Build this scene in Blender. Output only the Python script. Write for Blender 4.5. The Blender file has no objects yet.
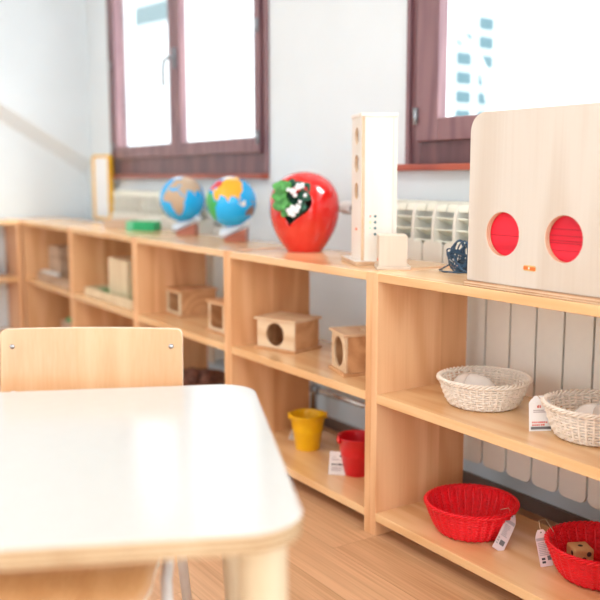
import bpy, bmesh, math, random
from mathutils import Vector, Matrix, noise
R = math.radians
PI = math.pi
SKY, FILL, EXPO, FSTOP, SUN = 3.4, 10, 0.2, 2.0, 3.0
sc = bpy.context.scene
COL = sc.collection
rng = random.Random(7)

# ------------------------------------------------------------------ materials
def srgb(h):
    if isinstance(h, str):
        h = h.lstrip('#'); c = [int(h[i:i+2], 16)/255 for i in (0, 2, 4)]
    else:
        c = [v/255 for v in h]
    return tuple(((v/12.92) if v <= .04045 else ((v+.055)/1.055)**2.4) for v in c) + (1,)

def newmat(name):
    m = bpy.data.materials.new(name); m.use_nodes = True
    return m, m.node_tree, m.node_tree.nodes['Principled BSDF']

def plain(name, col, rough=.5, metal=0, spec=.5, coat=0, vary=.04, scale=30, bump=0, bscale=200):
    m, nt, b = newmat(name)
    c = srgb(col)
    tc = nt.nodes.new('ShaderNodeTexCoord')
    n = nt.nodes.new('ShaderNodeTexNoise'); n.inputs['Scale'].default_value = scale
    nt.links.new(tc.outputs['Object'], n.inputs['Vector'])
    r = nt.nodes.new('ShaderNodeValToRGB')
    r.color_ramp.elements[0].position = .3; r.color_ramp.elements[1].position = .7
    r.color_ramp.elements[0].color = tuple(max(0, v*(1-vary)) for v in c[:3]) + (1,)
    r.color_ramp.elements[1].color = tuple(min(1, v*(1+vary)) for v in c[:3]) + (1,)
    nt.links.new(n.outputs['Fac'], r.inputs['Fac'])
    nt.links.new(r.outputs['Color'], b.inputs['Base Color'])
    b.inputs['Roughness'].default_value = rough; b.inputs['Metallic'].default_value = metal
    b.inputs['Specular IOR Level'].default_value = spec
    b.inputs['Coat Weight'].default_value = coat
    if bump:
        n2 = nt.nodes.new('ShaderNodeTexNoise'); n2.inputs['Scale'].default_value = bscale
        nt.links.new(tc.outputs['Object'], n2.inputs['Vector'])
        bp = nt.nodes.new('ShaderNodeBump'); bp.inputs['Strength'].default_value = bump
        bp.inputs['Distance'].default_value = .002
        nt.links.new(n2.outputs['Fac'], bp.inputs['Height']); nt.links.new(bp.outputs['Normal'], b.inputs['Normal'])
    return m

def wood(name, light, dark, axis='X', scale=5., rings=7., rough=.4, coat=.0, figure=.6, boards=None, btone=(1, 1, 1), spec=.5):
    """grain runs along `axis`; boards=(axis, position): a glued joint beyond which the timber has another tone"""
    m, nt, b = newmat(name)
    N, L = nt.nodes, nt.links
    tc = N.new('ShaderNodeTexCoord'); oi = N.new('ShaderNodeObjectInfo')
    mul = N.new('ShaderNodeVectorMath'); mul.operation = 'SCALE'; mul.inputs['Scale'].default_value = 9
    comb = N.new('ShaderNodeCombineXYZ')
    for k in range(3): L.new(oi.outputs['Random'], comb.inputs[k])
    L.new(comb.outputs[0], mul.inputs[0])
    add = N.new('ShaderNodeVectorMath'); add.operation = 'ADD'
    L.new(tc.outputs['Object'], add.inputs[0]); L.new(mul.outputs[0], add.inputs[1])
    src = add.outputs[0]
    step = None
    if boards:
        sep = N.new('ShaderNodeSeparateXYZ'); L.new(tc.outputs['Object'], sep.inputs[0])
        st = N.new('ShaderNodeMath'); st.operation = 'GREATER_THAN'; st.inputs[1].default_value = boards[1]
        L.new(sep.outputs['XYZ'.index(boards[0])], st.inputs[0]); step = st.outputs[0]
        sh = N.new('ShaderNodeVectorMath'); sh.operation = 'ADD'
        cc = N.new('ShaderNodeCombineXYZ')
        s3 = N.new('ShaderNodeMath'); s3.operation = 'MULTIPLY'; s3.inputs[1].default_value = 3.7
        L.new(step, s3.inputs[0])
        for k in range(3): L.new(s3.outputs[0], cc.inputs[k])
        L.new(src, sh.inputs[0]); L.new(cc.outputs[0], sh.inputs[1]); src = sh.outputs[0]
    mp = N.new('ShaderNodeMapping')
    s = [1, 1, 1]; s['XYZ'.index(axis)] = .16
    mp.inputs['Scale'].default_value = s
    L.new(src, mp.inputs['Vector'])
    n1 = N.new('ShaderNodeTexNoise'); n1.inputs['Scale'].default_value = scale; n1.inputs['Detail'].default_value = 2
    n1.inputs['Roughness'].default_value = .4
    L.new(mp.outputs[0], n1.inputs['Vector'])
    m1 = N.new('ShaderNodeMath'); m1.operation = 'MULTIPLY'; m1.inputs[1].default_value = rings*2*PI
    L.new(n1.outputs['Fac'], m1.inputs[0])
    sn = N.new('ShaderNodeMath'); sn.operation = 'SINE'; L.new(m1.outputs[0], sn.inputs[0])
    ma = N.new('ShaderNodeMath'); ma.operation = 'MULTIPLY_ADD'; ma.inputs[1].default_value = .5*figure; ma.inputs[2].default_value = .5
    L.new(sn.outputs[0], ma.inputs[0])
    mp2 = N.new('ShaderNodeMapping'); s2 = [1, 1, 1]; s2['XYZ'.index(axis)] = .02
    mp2.inputs['Scale'].default_value = s2; L.new(src, mp2.inputs['Vector'])
    n2 = N.new('ShaderNodeTexNoise'); n2.inputs['Scale'].default_value = 170; n2.inputs['Detail'].default_value = 2
    L.new(mp2.outputs[0], n2.inputs['Vector'])
    mx = N.new('ShaderNodeMath'); mx.operation = 'MULTIPLY_ADD'; mx.inputs[1].default_value = .5; 
    L.new(n2.outputs['Fac'], mx.inputs[0])
    sb = N.new('ShaderNodeMath'); sb.operation = 'SUBTRACT'; sb.inputs[1].default_value = .25; L.new(ma.outputs[0], sb.inputs[0])
    L.new(sb.outputs[0], mx.inputs[2])
    ramp = N.new('ShaderNodeValToRGB')
    ramp.color_ramp.elements[0].position = .1; ramp.color_ramp.elements[1].position = .75
    ramp.color_ramp.elements[0].color = srgb(dark); ramp.color_ramp.elements[1].color = srgb(light)
    L.new(mx.outputs[0], ramp.inputs['Fac'])
    out = ramp.outputs['Color']
    if boards:
        mm = N.new('ShaderNodeMix'); mm.data_type = 'RGBA'; mm.blend_type = 'MULTIPLY'
        L.new(step, mm.inputs['Factor']); L.new(out, mm.inputs['A']); mm.inputs['B'].default_value = (*btone, 1)
        out = mm.outputs['Result']
    L.new(out, b.inputs['Base Color'])
    b.inputs['Roughness'].default_value = rough; b.inputs['Coat Weight'].default_value = coat
    b.inputs['Coat Roughness'].default_value = .15; b.inputs['Specular IOR Level'].default_value = spec
    return m

def plyedge(name, light, dark, axis='Z', period=.006, rough=.5):
    m, nt, b = newmat(name); N, L = nt.nodes, nt.links
    tc = N.new('ShaderNodeTexCoord'); sep = N.new('ShaderNodeSeparateXYZ'); L.new(tc.outputs['Object'], sep.inputs[0])
    m1 = N.new('ShaderNodeMath'); m1.operation = 'MULTIPLY'; m1.inputs[1].default_value = 2*PI/period
    L.new(sep.outputs['XYZ'.index(axis)], m1.inputs[0])
    sn = N.new('ShaderNodeMath'); sn.operation = 'SINE'; L.new(m1.outputs[0], sn.inputs[0])
    n = N.new('ShaderNodeTexNoise'); n.inputs['Scale'].default_value = 12; L.new(tc.outputs['Object'], n.inputs['Vector'])
    ma = N.new('ShaderNodeMath'); ma.operation = 'MULTIPLY_ADD'; ma.inputs[1].default_value = .35; L.new(sn.outputs[0], ma.inputs[0]); L.new(n.outputs['Fac'], ma.inputs[2])
    r = N.new('ShaderNodeValToRGB'); r.color_ramp.elements[0].position = .25; r.color_ramp.elements[1].position = .75
    r.color_ramp.elements[0].color = srgb(dark); r.color_ramp.elements[1].color = srgb(light)
    L.new(ma.outputs[0], r.inputs['Fac']); L.new(r.outputs['Color'], b.inputs['Base Color'])
    b.inputs['Roughness'].default_value = rough
    return m

def floor_mat():
    m, nt, b = newmat('laminate_planks'); N, L = nt.nodes, nt.links
    tc = N.new('ShaderNodeTexCoord')
    br = N.new('ShaderNodeTexBrick')
    br.inputs['Scale'].default_value = 1; br.inputs['Brick Width'].default_value = 1.25; br.inputs['Row Height'].default_value = .145
    br.inputs['Mortar Size'].default_value = .0008; br.inputs['Mortar Smooth'].default_value = .3; br.offset = .37
    br.inputs['Color1'].default_value = (0, 0, 0, 1); br.inputs['Color2'].default_value = (1, 1, 1, 1)
    br.inputs['Mortar'].default_value = (.5, .5, .5, 1); br.inputs['Bias'].default_value = 0
    L.new(tc.outputs['Object'], br.inputs['Vector'])
    sc_ = N.new('ShaderNodeVectorMath'); sc_.operation = 'SCALE'; sc_.inputs['Scale'].default_value = 6
    L.new(br.outputs['Color'], sc_.inputs[0])
    ad = N.new('ShaderNodeVectorMath'); ad.operation = 'ADD'; L.new(tc.outputs['Object'], ad.inputs[0]); L.new(sc_.outputs[0], ad.inputs[1])
    mp = N.new('ShaderNodeMapping'); mp.inputs['Scale'].default_value = (.1, 1, 1); L.new(ad.outputs[0], mp.inputs['Vector'])
    n1 = N.new('ShaderNodeTexNoise'); n1.inputs['Scale'].default_value = 9; n1.inputs['Detail'].default_value = 4; L.new(mp.outputs[0], n1.inputs['Vector'])
    mp2 = N.new('ShaderNodeMapping'); mp2.inputs['Scale'].default_value = (.02, 1, 1); L.new(ad.outputs[0], mp2.inputs['Vector'])
    n2 = N.new('ShaderNodeTexNoise'); n2.inputs['Scale'].default_value = 120; n2.inputs['Detail'].default_value = 2; L.new(mp2.outputs[0], n2.inputs['Vector'])
    mx = N.new('ShaderNodeMath'); mx.operation = 'ADD'; L.new(n1.outputs['Fac'], mx.inputs[0]); L.new(n2.outputs['Fac'], mx.inputs[1])
    sepc = N.new('ShaderNodeSeparateColor'); L.new(br.outputs['Color'], sepc.inputs[0])
    mx2 = N.new('ShaderNodeMath'); mx2.operation = 'MULTIPLY_ADD'; mx2.inputs[1].default_value = .22; L.new(sepc.outputs[0], mx2.inputs[0]); L.new(mx.outputs[0], mx2.inputs[2])
    r = N.new('ShaderNodeValToRGB'); r.color_ramp.elements[0].position = .7; r.color_ramp.elements[1].position = 1.45
    hv = N.new('ShaderNodeMath'); hv.operation = 'MULTIPLY'; hv.inputs[1].default_value = .5; L.new(mx2.outputs[0], hv.inputs[0])
    r.color_ramp.elements[0].position = .38; r.color_ramp.elements[1].position = .72
    r.color_ramp.elements[0].color = srgb(FLOOR_D); r.color_ramp.elements[1].color = srgb(FLOOR_L)
    L.new(hv.outputs[0], r.inputs['Fac'])
    dk = N.new('ShaderNodeMix'); dk.data_type = 'RGBA'; dk.blend_type = 'MULTIPLY'; dk.inputs['B'].default_value = (.72, .66, .6, 1)
    L.new(br.outputs['Fac'], dk.inputs['Factor']); L.new(r.outputs['Color'], dk.inputs['A'])
    L.new(dk.outputs['Result'], b.inputs['Base Color'])
    b.inputs['Roughness'].default_value = .38
    return m

def glass_mat():
    m = bpy.data.materials.new('window_glass'); m.use_nodes = True; nt = m.node_tree; nt.nodes.clear()
    o = nt.nodes.new('ShaderNodeOutputMaterial'); t = nt.nodes.new('ShaderNodeBsdfTransparent'); g = nt.nodes.new('ShaderNodeBsdfGlossy')
    t.inputs['Color'].default_value = (.97, .985, .98, 1); g.inputs['Roughness'].default_value = .02
    fa = nt.nodes.new('ShaderNodeLayerWeight'); fa.inputs['Blend'].default_value = .5
    pw = nt.nodes.new('ShaderNodeMath'); pw.operation = 'POWER'; pw.inputs[1].default_value = 5; nt.links.new(fa.outputs['Facing'], pw.inputs[0])
    lw = nt.nodes.new('ShaderNodeMath'); lw.operation = 'MULTIPLY_ADD'; lw.inputs[1].default_value = .5; lw.inputs[2].default_value = .03; nt.links.new(pw.outputs[0], lw.inputs[0])
    mx = nt.nodes.new('ShaderNodeMixShader')
    nt.links.new(lw.outputs[0], mx.inputs[0]); nt.links.new(t.outputs[0], mx.inputs[1]); nt.links.new(g.outputs[0], mx.inputs[2])
    nt.links.new(mx.outputs[0], o.inputs['Surface'])
    return m

FLOOR_L, FLOOR_D = '#eabb90', '#c39066'
M = {}
M['floor'] = floor_mat()
M['wall'] = plain('wall_plaster', '#e4edf2', .85, vary=.012, scale=4, bump=.15, bscale=160, spec=.2)
M['ceiling'] = plain('ceiling_paint', '#f2f2f0', .9, vary=.01, scale=3)
M['base'] = plain('baseboard_paint', '#7d6a62', .6)
M['panel'] = wood('pine_panel', '#f3c394', '#e2a877', 'Z', 5.5, 6, .42, figure=.5, boards=('Y', .236), btone=(.86, .77, .70))
M['panel_b'] = wood('pine_panel_wide_back_board', '#f1bf8e', '#dfa471', 'Z', 5.5, 6, .42, figure=.5, boards=('Y', .176), btone=(.87, .78, .71))
M['board'] = wood('pine_board', '#f4c996', '#e6b27b', 'X', 6, 6, .25, coat=.45)
M['ply'] = wood('birch_plywood', '#d8cdc0', '#ccbcab', 'Z', 4, 7, .5, figure=.5)
M['ply_edge'] = plyedge('birch_plywood_edge', '#e0c4a4', '#b98a64', 'Z', .006)
M['ply_edge_y'] = plyedge('birch_plywood_edge_y', '#e6cfb2', '#c79c76', 'Y', .005)
M['ply_white'] = wood('pale_birch', '#efe8df', '#e7dccf', 'Z', 4, 6, .45, figure=.4)
M['cube_wood'] = wood('cube_birch', '#d8c8b6', '#cdbba8', 'Z', 5, 6, .5, figure=.4)
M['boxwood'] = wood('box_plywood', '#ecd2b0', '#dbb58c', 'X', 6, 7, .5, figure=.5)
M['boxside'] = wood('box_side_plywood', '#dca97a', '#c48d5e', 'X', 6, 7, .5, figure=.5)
M['chair'] = wood('beech_veneer', '#e4bb90', '#d8a577', 'Z', 5, 6, .33, figure=.4, coat=.3)
M['seat'] = wood('beech_seat_veneer', '#e3ae78', '#d2975f', 'Y', 5, 6, .3, figure=.4, coat=.3)
M['chair_edge'] = plyedge('beech_ply_edge', '#f6e8d6', '#e8cfae', 'Y', .004)
M['laminate'] = plain('white_laminate', '#d2d1cc', .16, vary=.01, spec=.6)
M['table_edge'] = plyedge('table_ply_edge', '#d2ba98', '#a98862', 'Z', .0075)
M['table_leg'] = wood('table_leg_birch', '#ddcdb0', '#d0bb98', 'Z', 5, 5, .4, figure=.4)
M['red_wood'] = wood('red_stained_wood', '#f5213a', '#d8102e', 'X', 9, 5, .45, figure=.8)
M['frame'] = wood('mahogany_frame', '#765054', '#5b3a40', 'Z', 8, 5, .35, coat=.2)
M['sash'] = wood('mahogany_sash', '#8c686c', '#74525a', 'Z', 8, 5, .35, coat=.2)
M['sill'] = wood('red_brown_sill', '#b5573f', '#944132', 'X', 8, 5, .3, coat=.3)
M['glass'] = glass_mat()
M['steel'] = plain('brushed_steel', '#b8bcc0', .3, metal=1)
M['chair_leg'] = plain('pale_grey_paint', '#dcd8d4', .35)
M['grey_metal'] = plain('grey_metal', '#9aa0a6', .45, metal=.6)
M['chrome'] = plain('chrome_pipe', '#c7c2bc', .25, metal=1)
M['radiator'] = plain('radiator_enamel', '#f1eee4', .35, vary=.01, spec=.5)
M['radiator_fin'] = plain('radiator_fin_enamel', '#f2f4e6', .45, vary=.02)
M['radiator_core'] = plain('radiator_core_enamel', '#c9d2c8', .6, vary=.05)
M['white_plastic'] = plain('white_plastic', '#efefec', .35, vary=.01)
M['white_wall_out'] = plain('white_render', '#d0d4d6', .8, vary=.01)
M['blue_glass'] = plain('blue_shutter_pane', '#33555e', .5, vary=.03)
M['pale_blue'] = plain('pale_blue_pane', '#53676b', .4, vary=.03)
M['apple'] = plain('red_glaze', '#d6170f', .08, vary=.05, scale=6, spec=.7, coat=.6)
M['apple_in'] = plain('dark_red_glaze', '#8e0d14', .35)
M['leaf'] = plain('leaf_green', '#4c9a48', .4, vary=.35, scale=60)
M['leaf_dark'] = plain('dark_leaf_green', '#1f5b45', .4, vary=.35, scale=60)
M['petal'] = plain('white_petal', '#eeeef2', .6)
M['soil'] = plain('dark_soil', '#33261e', .9)
M['sea'] = plain('globe_blue', '#00b6ff', .25, vary=.03, scale=5, coat=.3)
M['sand'] = plain('tan_sandpaper', '#c4a98c', .6, vary=.06, scale=200)
M['asia'] = plain('globe_orange', '#fdb62c', .3, vary=.03)
M['europe'] = plain('globe_red', '#d94250', .3)
M['africa'] = plain('globe_green', '#3eb05a', .3)
M['oceania'] = plain('globe_brown', '#8a6250', .3)
M['globe_white'] = plain('globe_white', '#f3f5f6', .3)
M['mahog_base'] = wood('red_brown_stand', '#b9694a', '#96492f', 'X', 8, 5, .35, coat=.3)
M['stand_highlight'] = plain('pale_stand_highlight', '#dce7f2', .12, vary=.01, coat=.5)
M['yellow_frame'] = plain('yellow_lacquer', '#f6bf2e', .4, vary=.05)
M['whiteboard'] = plain('whiteboard', '#eef3f8', .25, vary=.01)
M['green_box'] = plain('green_card', '#18a667', .5)
M['pale_green'] = plain('pale_green_card', '#6cc498', .5)
M['green_felt'] = plain('green_felt', '#2f9a58', .9, vary=.15, scale=200)
M['white_card'] = plain('white_card', '#f4f6f6', .5, vary=.01)
M['tan_card'] = wood('tan_box_wood', '#c2a78f', '#a98d74', 'X', 8, 5, .5)
M['cream_wood'] = wood('cream_wood', '#ead6b4', '#dcc39c', 'Z', 5, 5, .5, figure=.3)
M['brown_wicker'] = plain('brown_wicker', '#8d5b3f', .7, vary=.4, scale=90)
M['cone'] = plain('brown_cone', '#85594a', .8, vary=.4, scale=80)
M['wicker'] = plain('white_wicker', '#f7ebdd', .55, vary=.06, scale=120)
M['red_wicker'] = plain('red_wicker', '#ee1524', .38, vary=.10, scale=120, spec=.4)
M['porcelain'] = plain('white_porcelain', '#f1ece6', .15, vary=.01, coat=.4)
M['dice'] = wood('dice_wood', '#e3b27c', '#cf9a64', 'X', 12, 4, .5)
M['pip'] = plain('dark_pip', '#3c2a20', .7)
M['yellow_tin'] = plain('yellow_enamel', '#fbc205', .35, vary=.02, coat=.2)
M['red_tin'] = plain('red_enamel', '#df1424', .35, vary=.02, coat=.2)
M['tag'] = plain('white_tag_paper', '#eeeae8', .6, vary=.02)
M['tag_pink'] = plain('pinkish_tag_paper', '#e3cfcf', .6, vary=.03)
M['ink_red'] = plain('red_ink', '#d9584c', .7)
M['ink_grey'] = plain('grey_ink', '#6d6b6c', .7)
M['ink_dark'] = plain('dark_ink', '#3b3b40', .7)
M['ink_soft'] = plain('soft_grey_ink', '#b3a6a8', .7)
M['orange'] = plain('orange_print', '#f2712d', .6)
M['gold'] = plain('gold_print', '#d8b878', .6)
M['string'] = plain('string', '#cdb79a', .8)
M['cable'] = plain('dark_blue_cable', '#2d4c66', .4, vary=.15)
M['plug'] = plain('dark_plug', '#283848', .35)
M['plug_light'] = plain('pale_cable_tie', '#c8cdd0', .4)
M['dot_red'] = plain('dot_red', '#f08070', .5)
M['dot_yellow'] = plain('dot_yellow', '#f2ee80', .5)
M['dot_green'] = plain('dot_green', '#8fe6bd', .5)
M['dot_teal'] = plain('dot_teal', '#2b6a70', .5)
M['dot_grey'] = plain('dot_grey', '#d4d8d6', .5)
M['seam'] = plain('dark_seam', '#a10d24', .6)
M['inside'] = plain('dark_box_inside', '#7d6452', .8)
M['red_box'] = wood('red_brown_box_wood', '#b4653e', '#97502f', 'X', 8, 5, .5)
M['cream_card'] = plain('cream_card', '#f0dfb8', .6)

# ------------------------------------------------------------------ mesh helpers
def obj(name, bm, mats, parent=None, smooth=False, bevel=0, loc=None, rot=None, segs=2):
    me = bpy.data.meshes.new(name)
    if isinstance(bm, bpy.types.Mesh): me = bm; me.name = name
    else:
        bmesh.ops.recalc_face_normals(bm, faces=bm.faces); bm.normal_update(); bm.to_mesh(me); bm.free()
    if not isinstance(mats, (list, tuple)): mats = [mats]
    if me.materials: me.materials.clear()
    for m in mats: me.materials.append(M[m] if isinstance(m, str) else m)
    if smooth:
        for p in me.polygons: p.use_smooth = True
    o = bpy.data.objects.new(name, me); COL.objects.link(o)
    if parent: o.parent = parent
    if loc: o.location = loc
    if rot: o.rotation_euler = rot
    if bevel:
        b = o.modifiers.new('bevel', 'BEVEL'); b.width = bevel; b.segments = segs; b.limit_method = 'ANGLE'; b.angle_limit = R(40)
    return o

def thing(name, label, cat, loc=(0, 0, 0), rz=0, group=None):
    o = bpy.data.objects.new(name, None); COL.objects.link(o); o.empty_display_size = .05
    o.location = loc; o.rotation_euler = (0, 0, rz); o['label'] = label; o['category'] = cat
    if group: o['group'] = group
    return o

def tag(o, label, cat, group=None):
    o['label'] = label; o['category'] = cat
    if group: o['group'] = group
    return o

def struct(o):
    o['kind'] = 'structure'; return o

def dup(root, loc, rz, label):
    r = root.copy(); COL.objects.link(r); r.location = loc; r.rotation_euler = (0, 0, rz); r['label'] = label
    for ch in list(root.children):
        c = ch.copy(); COL.objects.link(c); c.parent = r
        for g in list(ch.children):
            d = g.copy(); COL.objects.link(d); d.parent = c
    return r

def BM(): return bmesh.new()

def box(bm, x0, x1, y0, y1, z0, z1, mi=0, rot=None):
    vs = [bm.verts.new((x, y, z)) for x in (x0, x1) for y in (y0, y1) for z in (z0, z1)]
    if rot is not None:
        for v in vs: v.co = rot @ v.co
    F = [(0, 1, 3, 2), (4, 6, 7, 5), (0, 4, 5, 1), (2, 3, 7, 6), (0, 2, 6, 4), (1, 5, 7, 3)]
    for f in F:
        fc = bm.faces.new([vs[i] for i in f]); fc.material_index = mi
    return bm

def B(x0, x1, y0, y1, z0, z1): return box(BM(), x0, x1, y0, y1, z0, z1)

def tube(bm, pts, r, n=8, closed=False, mi=0, caps=True):
    pts = [Vector(p) for p in pts]; k = len(pts)
    rs = r if isinstance(r, (list, tuple)) else [r]*k
    rings = []; prev = None
    for i, p in enumerate(pts):
        a = pts[(i-1) % k] if (closed or i > 0) else p
        b = pts[(i+1) % k] if (closed or i < k-1) else p
        t = (b-a).normalized()
        if prev is None:
            u = Vector((0, 0, 1)) if abs(t.z) < .9 else Vector((1, 0, 0))
        else: u = prev
        x = (u - t*u.dot(t)).normalized(); prev = x; y = t.cross(x)
        rings.append([bm.verts.new(p + (x*math.cos(2*PI*j/n) + y*math.sin(2*PI*j/n))*rs[i]) for j in range(n)])
    for i in range(k if closed else k-1):
        A, Bq = rings[i], rings[(i+1) % k]
        for j in range(n):
            f = bm.faces.new((A[j], A[(j+1) % n], Bq[(j+1) % n], Bq[j])); f.material_index = mi; f.smooth = True
    if caps and not closed:
        f = bm.faces.new(rings[0][::-1]); f.material_index = mi
        f = bm.faces.new(rings[-1]); f.material_index = mi
    return bm

def lathe(bm, prof, n=48, mi=0, center=(0, 0)):
    rings = []
    for r, z in prof:
        if r < 1e-6: rings.append([bm.verts.new((center[0], center[1], z))])
        else: rings.append([bm.verts.new((center[0]+r*math.cos(2*PI*j/n), center[1]+r*math.sin(2*PI*j/n), z)) for j in range(n)])
    for A, Bq in zip(rings, rings[1:]):
        for j in range(n):
            j2 = (j+1) % n
            if len(A) == 1 and len(Bq) == 1: continue
            if len(A) == 1: f = bm.faces.new((A[0], Bq[j2], Bq[j]))
            elif len(Bq) == 1: f = bm.faces.new((A[j], A[j2], Bq[0]))
            else: f = bm.faces.new((A[j], A[j2], Bq[j2], Bq[j]))
            f.material_index = mi; f.smooth = True
    return bm

def rrect(x0, x1, y0, y1, r, n=6):
    rs = r if isinstance(r, (list, tuple)) else [r]*4      # bl, br, tr, tl
    out = []
    for (cx, cy, a0, q) in ((x0, y0, 180, rs[0]), (x1, y0, 270, rs[1]), (x1, y1, 0, rs[2]), (x0, y1, 90, rs[3])):
        ox = cx + (q if cx == x0 else -q); oy = cy + (q if cy == y0 else -q)
        if q < 1e-6: out.append((cx, cy)); continue
        for k in range(n+1):
            a = R(a0 + 90*k/n); out.append((ox + q*math.cos(a), oy + q*math.sin(a)))
    return out

def circ(cx, cy, r, n=40): return [(cx + r*math.cos(2*PI*k/n), cy + r*math.sin(2*PI*k/n)) for k in range(n)]

def plate(outline, holes=(), depth=.01, bev=0, upright=False):
    """filled outline with holes, thickness `depth`. flat: XY plane, z 0..depth. upright: outline in XZ, thickness along +Y"""
    cu = bpy.data.curves.new('c', 'CURVE'); cu.dimensions = '2D'; cu.fill_mode = 'BOTH'
    cu.extrude = depth/2 - bev; cu.bevel_depth = bev; cu.bevel_resolution = 1; cu.offset = -bev
    for pts in [outline] + list(holes):
        s = cu.splines.new('POLY'); s.points.add(len(pts)-1)
        for p, q in zip(s.points, pts): p.co = (q[0], q[1], 0, 1)
        s.use_cyclic_u = True
    o = bpy.data.objects.new('c', cu); COL.objects.link(o)
    dg = bpy.context.evaluated_depsgraph_get()
    me = bpy.data.meshes.new_from_object(o.evaluated_get(dg))
    bpy.data.objects.remove(o); bpy.data.curves.remove(cu)
    bm = BM(); bm.from_mesh(me); bpy.data.meshes.remove(me)
    bmesh.ops.remove_doubles(bm, verts=bm.verts, dist=1e-6)
    bmesh.ops.translate(bm, verts=bm.verts, vec=(0, 0, depth/2))
    if upright:
        for v in bm.verts: v.co = Vector((v.co.x, depth - v.co.z, v.co.y))
    bmesh.ops.recalc_face_normals(bm, faces=bm.faces)
    for f in bm.faces: f.smooth = False; f.material_index = 0
    return bm

def side_faces(bm, axis, mi=1, lim=.9):
    bm.normal_update()
    for f in bm.faces:
        if abs(f.normal[axis]) < lim: f.material_index = mi
    return bm

def merge(bm, other, mat=None):
    me = bpy.data.meshes.new('t'); other.to_mesh(me); other.free()
    if mat is not None: me.transform(mat)
    bm.from_mesh(me); bpy.data.meshes.remove(me); return bm

# ------------------------------------------------------------------ room
WY = .52          # inner face of the window wall
WX = -3.70        # inner face of the far wall
CEIL = 2.75
struct(obj('floor', B(WX-.2, 3.0, -4.2, WY+.05, -.05, 0), 'floor'))
struct(obj('ceiling', B(WX-.2, 3.0, -4.2, WY+.05, CEIL, CEIL+.1), 'ceiling'))
w1 = (-3.215, -1.412, 1.02, 2.30)
w2 = (-.487, 1.31, 1.05, 2.33)
bm = BM(); T = .16
segs = [(WX-.2, w1[0], 0, CEIL), (w1[0], w1[1], 0, w1[2]), (w1[0], w1[1], w1[3], CEIL), (w1[1], w2[0], 0, CEIL),
        (w2[0], w2[1], 0, w2[2]), (w2[0], w2[1], w2[3], CEIL), (w2[1], 3.0, 0, CEIL)]
for a, b_, c, d in segs: box(bm, a, b_, WY, WY+T, c, d)
struct(obj('wall_back', bm, 'wall'))
# far wall: upper part stands forward below a sloping stair soffit
bm = BM(); box(bm, WX-.2, WX, -4.2, WY, 0, CEIL)
struct(obj('wall_left', bm, 'wall'))
bm = BM()
prof = [(.52, 1.00), (.52, CEIL), (-2.6, CEIL), (-2.6, 3.0 if False else CEIL-.05), (-2.2, 2.72)]
# outline of the stair side panel in the YZ plane
line = lambda y: 1.005 + (.52 - y)*.62
out = [(.519, line(.519)), (.519, CEIL), (-2.28, CEIL), (-2.28, line(-2.28))]
va = [bm.verts.new((WX-.01, y, z)) for y, z in out]; vb = [bm.verts.new((WX+.09, y, z)) for y, z in out[:1] + out[1:]]
vb[0].co.z += .10; vb[3].co.z += .10
bm.faces.new(vb); bm.faces.new(va[::-1])
for i in range(4):
    j = (i+1) % 4; bm.faces.new((va[i], va[j], vb[j], vb[i]))
bmesh.ops.recalc_face_normals(bm, faces=bm.faces)
struct(obj('trim_1', bm, 'wall'))
bm = BM()
for a, b_, c, d in ((WX-.2, -1.6, 0, CEIL), (1.4, 3.0, 0, CEIL), (-1.6, 1.4, 0, .85), (-1.6, 1.4, 2.35, CEIL), (-.2, 0, .85, 2.35)): box(bm, a, b_, -4.4, -4.2, c, d)
struct(obj('wall_front', bm, 'wall'))  # unseen window openings put in here to let in frontal fill light
bm = BM()
for a, b_, c, d in ((-4.4, -3.9, 0, CEIL), (.1, WY+T, 0, CEIL), (-3.9, .1, 0, .45), (-3.9, .1, 2.5, CEIL), (-2.0, -1.85, .45, 2.5)): box(bm, 3.0, 3.2, a, b_, c, d)
struct(obj('wall_right', bm, 'wall'))  # openings out of view, put in so side light reaches the shelves
struct(obj('baseboard_back', B(WX, 3.0, WY-.014, WY, 0, .042), 'base'))
struct(obj('baseboard_left', B(WX, WX+.014, -4.2, WY-.014, 0, .042), 'base'))

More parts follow.
